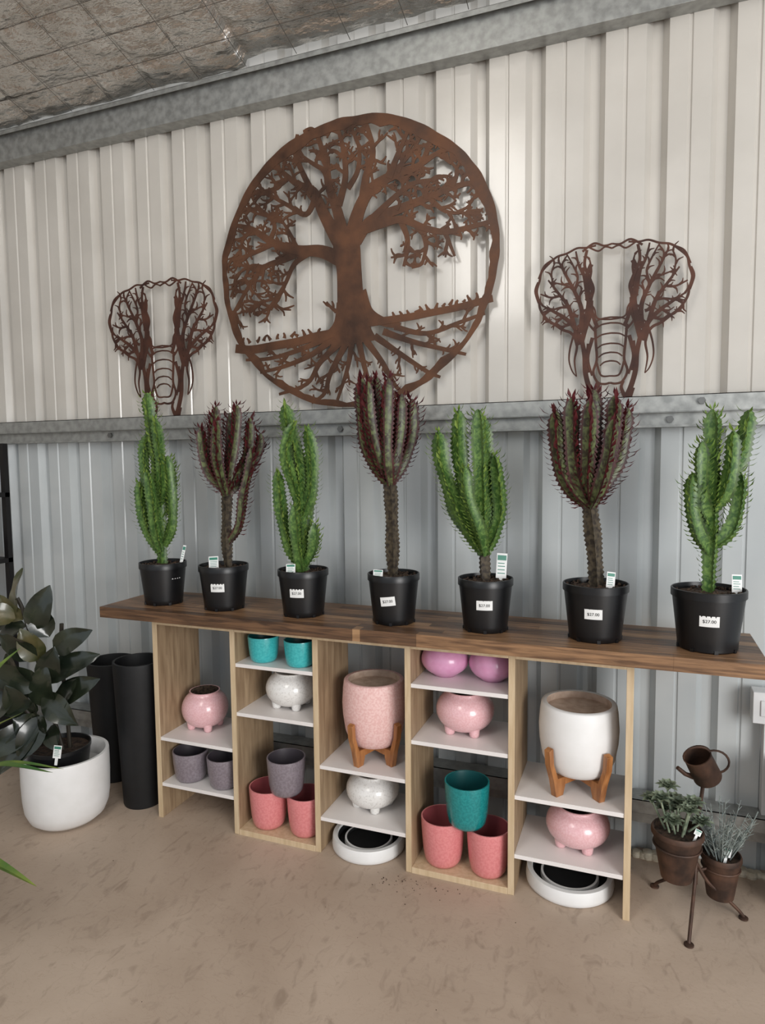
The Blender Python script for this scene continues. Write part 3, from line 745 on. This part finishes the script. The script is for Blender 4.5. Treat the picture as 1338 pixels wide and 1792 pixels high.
e=empty('potted_palm',(-2.30,-1.32,0)); mb=MB()
mb.lathe([(0,0),(.09,0),(.12,.24),(.125,.25),(.115,.25),(.11,.22),(0,.22)],'blackpl'); mb.build('nursery_pot',e)
mb=MB()
def blade(tip,mid,w):
    P=cat([Vector((0,0,.24)),Vector(mid),Vector(tip)],10); n=len(P); vs=[]
    for i,p in enumerate(P):
        t=i/(n-1); d=(P[min(i+1,n-1)]-P[max(i-1,0)]).normalized(); side=d.cross(Vector((0,0,1))).normalized()
        ww=w*.5*min(1,(1-t)*2.2)*min(1,.3+t*2)+.0004
        vs+=[p-side*ww+Vector((0,0,ww*.4)),p,p+side*ww+Vector((0,0,ww*.4))]
    mb.add(vs,[(i*3+j,i*3+j+1,i*3+j+4,i*3+j+3) for i in range(n-1) for j in range(2)],'palm')
for tip,mid,w in [((.585,.0,.656),(.25,0,.60),.045),((.47,.0,.838),(.2,0,.66),.05),((.49,.0,.255),(.22,.0,.30),.05),((.50,.12,.60),(.22,.05,.58),.035),((-.4,.2,.8),(-.2,.1,.7),.04),((-.5,-.1,.5),(-.25,0,.6),.04),((.1,-.4,.7),(.05,-.2,.7),.04),((0,.4,.9),(0,.2,.75),.04),((-.2,-.3,.9),(-.1,-.15,.7),.04)]: blade(tip,mid,w)
mb.build('palm_fronds',e,merge=False)

mb=MB()
for x in (-4.1,-3.345):
    for y in (-.42,-.12): mb.box(x,x+.03,y,y+.03,0,1.75,'darkmetal')
for z in (.15,.62,1.08,1.45): mb.box(-4.1,-3.315,-.42,-.09,z,z+.025,'darkmetal')
for i in range(5): mb.lathe([(0,0),(.05,0),(.065,.13),(.06,.13),(0,.11)],'rustpot',c=(-4.0+i*.145,-.25,1.105),seg=20)
mb.build('storage_rack')

# ------------------------------------------------------------------ right group
e=empty('rusty_metal_plant_stand',(.217,-.347,0))
mb=MB()
for fx,fy in ((-.030,-.167),(-.130,.126),(.159,.042)):
    P=[(0,0,.20),(fx*.25,fy*.25,.13),(fx*.62,fy*.62,.075),(fx*.9,fy*.9,.03),(fx,fy,.008)]
    mb.tube(cat(P,6),.006,'rustpot',8)
    mb.lathe([(0,0),(.016,.001),(.016,.006),(0,.012)],'rustpot',c=(fx,fy,0),seg=12)
mb.tube(cat([(0,0,.12),(0,.005,.30),(.01,.01,.42),(.018,.01,.50)],6),.0065,'rustpot',8)
for c,rr,zz in (((-.065,-.03),.078,.27),((.085,.06),.062,.17)):
    P=[(c[0]+rr*math.cos(t*math.pi/12),c[1]+rr*math.sin(t*math.pi/12),zz) for t in range(25)]; mb.tube(P,.004,'rustpot',6)
    l=math.hypot(*c); P=[(0,0,zz),(c[0]*(1-rr/l),c[1]*(1-rr/l),zz)]; mb.tube(P,.005,'rustpot',6)
mb.build('tripod_frame',e)
def cone_pot(nm,c,r0,r1,z0,z1):
    mb=MB(); mb.lathe([(0,z0),(r0,z0),(r1*.98,z1-.02),(r1*1.04,z1-.018),(r1*1.04,z1-.006),(r1,z1),(r1*.95,z1),(r1*.92,z1-.02,'soil'),(0,z1-.015,'soil')],'rustpot',c=(c[0],c[1],0),seg=32); mb.build(nm,e,ang=40)
cone_pot('tin_pot_front',(-.065,-.03),.052,.084,.150,.328); cone_pot('tin_pot_rear',(.085,.06),.045,.066,.060,.218)
mb=MB()
T=Matrix.Translation((.030,.0,.515))@Matrix.Rotation(math.radians(-24),4,'Y')@Matrix.Rotation(math.radians(20),4,'X')
mb.lathe([(0,0),(.046,0),(.048,.004),(.046,.100),(.048,.105),(.044,.105),(.042,.01),(0,.008)],'rustpot',T=T,seg=28)
P=[T@Vector((.044+.045*math.sin(t*math.pi/10),0,.060-.050*math.cos(t*math.pi/10))) for t in range(11)]; mb.tube(P,.004,'rustpot',6)
P=[T@Vector((-.044,0,.02)),T@Vector((-.064,0,.04)),T@Vector((-.078,0,.075))]; mb.tube(P,[.010,.008,.007],'rustpot',8)
P=[T@Vector((.044*math.cos(t*math.pi/10),0,.105+.035*math.sin(t*math.pi/10))) for t in range(11)]; mb.tube(P,.0035,'rustpot',6)
mb.build('watering_can_ornament',e)
mb=MB()
for k in range(12):
    a=k*.75; q=.045*math.sqrt(k/5); c=Vector((-.065+q*math.cos(a*1.9)*.6,-.03+q*math.sin(a*1.9)*.6,.318)); top=c+Vector((q*math.cos(a*1.9)*.7,q*math.sin(a*1.9)*.7,random.uniform(.03,.16)))
    mb.tube([c,top],.004,'succ',6)
    for ring,(nl,L,el) in enumerate(((8,.044,.15),(7,.036,.6),(5,.024,1.1))):
        for i in range(nl):
            t=2*math.pi*i/nl+ring*.4; d=Vector((math.cos(t)*math.cos(el),math.sin(t)*math.cos(el),math.sin(el)))
            leaf(mb,top,top+d*L,.024,'succ',n=4,fold=.4,facing=(-d.x*.3,-d.y*.3,1))
mb.build('succulent_rosettes',e,merge=False,ang=80)
mb=MB()
for k in range(60):
    a=random.uniform(0,6.28); q=random.uniform(0,.04); c=Vector((.085+q*math.cos(a),.06+q*math.sin(a),.205)); l=random.uniform(.08,.22)
    d=Vector((math.cos(a)*.5,math.sin(a)*.5,1)).normalized(); tip=c+d*l
    mb.tube([c,c+d*l*.5,tip],[.0022,.0018,.001],'succ2',5)
    for j in range(7):
        t=.3+.1*j; b=c+d*l*t; aa=random.uniform(0,6.28); mb.tube([b,b+Vector((math.cos(aa)*.018,math.sin(aa)*.018,.014))],[.0016,.0008],'succ2',4)
mb.build('curry_plant',e,merge=False)
tag(e,0,0,0,-.03,-.06,.335,.025,.02,.5); tag(e,0,0,0,.10,-.01,.225,.03,.03,.3)

mb=MB(); mb.box(.415,.53,-.10,-.03,.64,.76,'whitepl'); mb.box(.44,.505,-.105,-.10,.67,.73,'whitepl'); mb.box(.46,.485,-.06,.0,.27,.66,'whitepl'); mb.build('white_power_outlet',bevel=.004)
mb=MB(); mb.lathe([(0,0),(.10,0),(.13,.50),(.135,.52),(.12,.52),(.11,.45),(0,.45)],'rustpot'); mb.build('rusty_tall_planter',loc=(.60,-.2,0))
mb=MB()
for cxm in ((.02,.16),(.33,.62)):
    x=cxm[0]
    while x<cxm[1]:
        s=random.uniform(.014,.026); c=(x,-.012-random.uniform(0,.02),s*.5)
        mb.lathe([(0,-s*.5),(s,-s*.5),(s*1.15,0),(s*.8,s*.6),(0,s*.85)],'foam',c=c,seg=12); x+=s*random.uniform(.9,1.4)
mb.build('expanding_foam_seal',merge=False,ang=80)
mb=MB()
for k in range(80):
    x=random.gauss(-.78,.08); y=-.49-abs(random.gauss(0,.05))
    if random.random()<.3: x=random.uniform(-2.5,.6); y=random.uniform(-1.7,-.6)
    s=random.uniform(.001,.0026)
    mb.lathe([(0,0),(s,0),(s*.8,s*.7),(0,s)],'dirt',c=(x,y,0),seg=5)
mb.build('soil_crumbs',merge=False)

# ------------------------------------------------------------------ light
w=bpy.data.worlds.new('World'); scene.world=w; w.use_nodes=True
bg=w.node_tree.nodes['Background']; bg.inputs[0].default_value=(.85,.92,1.0,1); bg.inputs[1].default_value=.74
def area(name,loc,target,sx,sy,power,col):
    l=bpy.data.lights.new(name,'AREA'); l.shape='RECTANGLE'; l.size=sx; l.size_y=sy; l.energy=power; l.color=col
    o=bpy.data.objects.new(name,l); scene.collection.objects.link(o); o.location=loc
    o.rotation_euler=(Vector(target)-Vector(loc)).to_track_quat('-Z','Y').to_euler(); return o
area('roller_door_daylight',(3.6,-4.6,1.9),(-1.0,-.1,1.0),2.2,2.6,225,(1,.985,.965))
area('warm_overhead_fill',(-1.3,-3.2,3.9),(-1.3,0,1.3),.8,2.2,42,(1,.96,.90))  # added fill lamp under the roof, warms the upper wall; no opening modelled

# ------------------------------------------------------------------ camera
psi=math.radians(21.0); th_=math.radians(4.37); ro=math.radians(0.58)
F=Vector((-math.sin(psi)*math.cos(th_),math.cos(psi)*math.cos(th_),-math.sin(th_)))
R0=Vector((math.cos(psi),math.sin(psi),0)); U0=R0.cross(F)
R=R0*math.cos(ro)-U0*math.sin(ro); U=U0*math.cos(ro)+R0*math.sin(ro)
cam=bpy.data.cameras.new('camera'); co=bpy.data.objects.new('camera',cam); scene.collection.objects.link(co)
Mx=Matrix((R,U,-F)).transposed().to_4x4(); Mx.translation=Vector((0,-2.85,1.63)); co.matrix_world=Mx
cam.sensor_fit='VERTICAL'; cam.sensor_height=36; cam.lens=1165/1792*36; cam.clip_start=.05
scene.camera=co
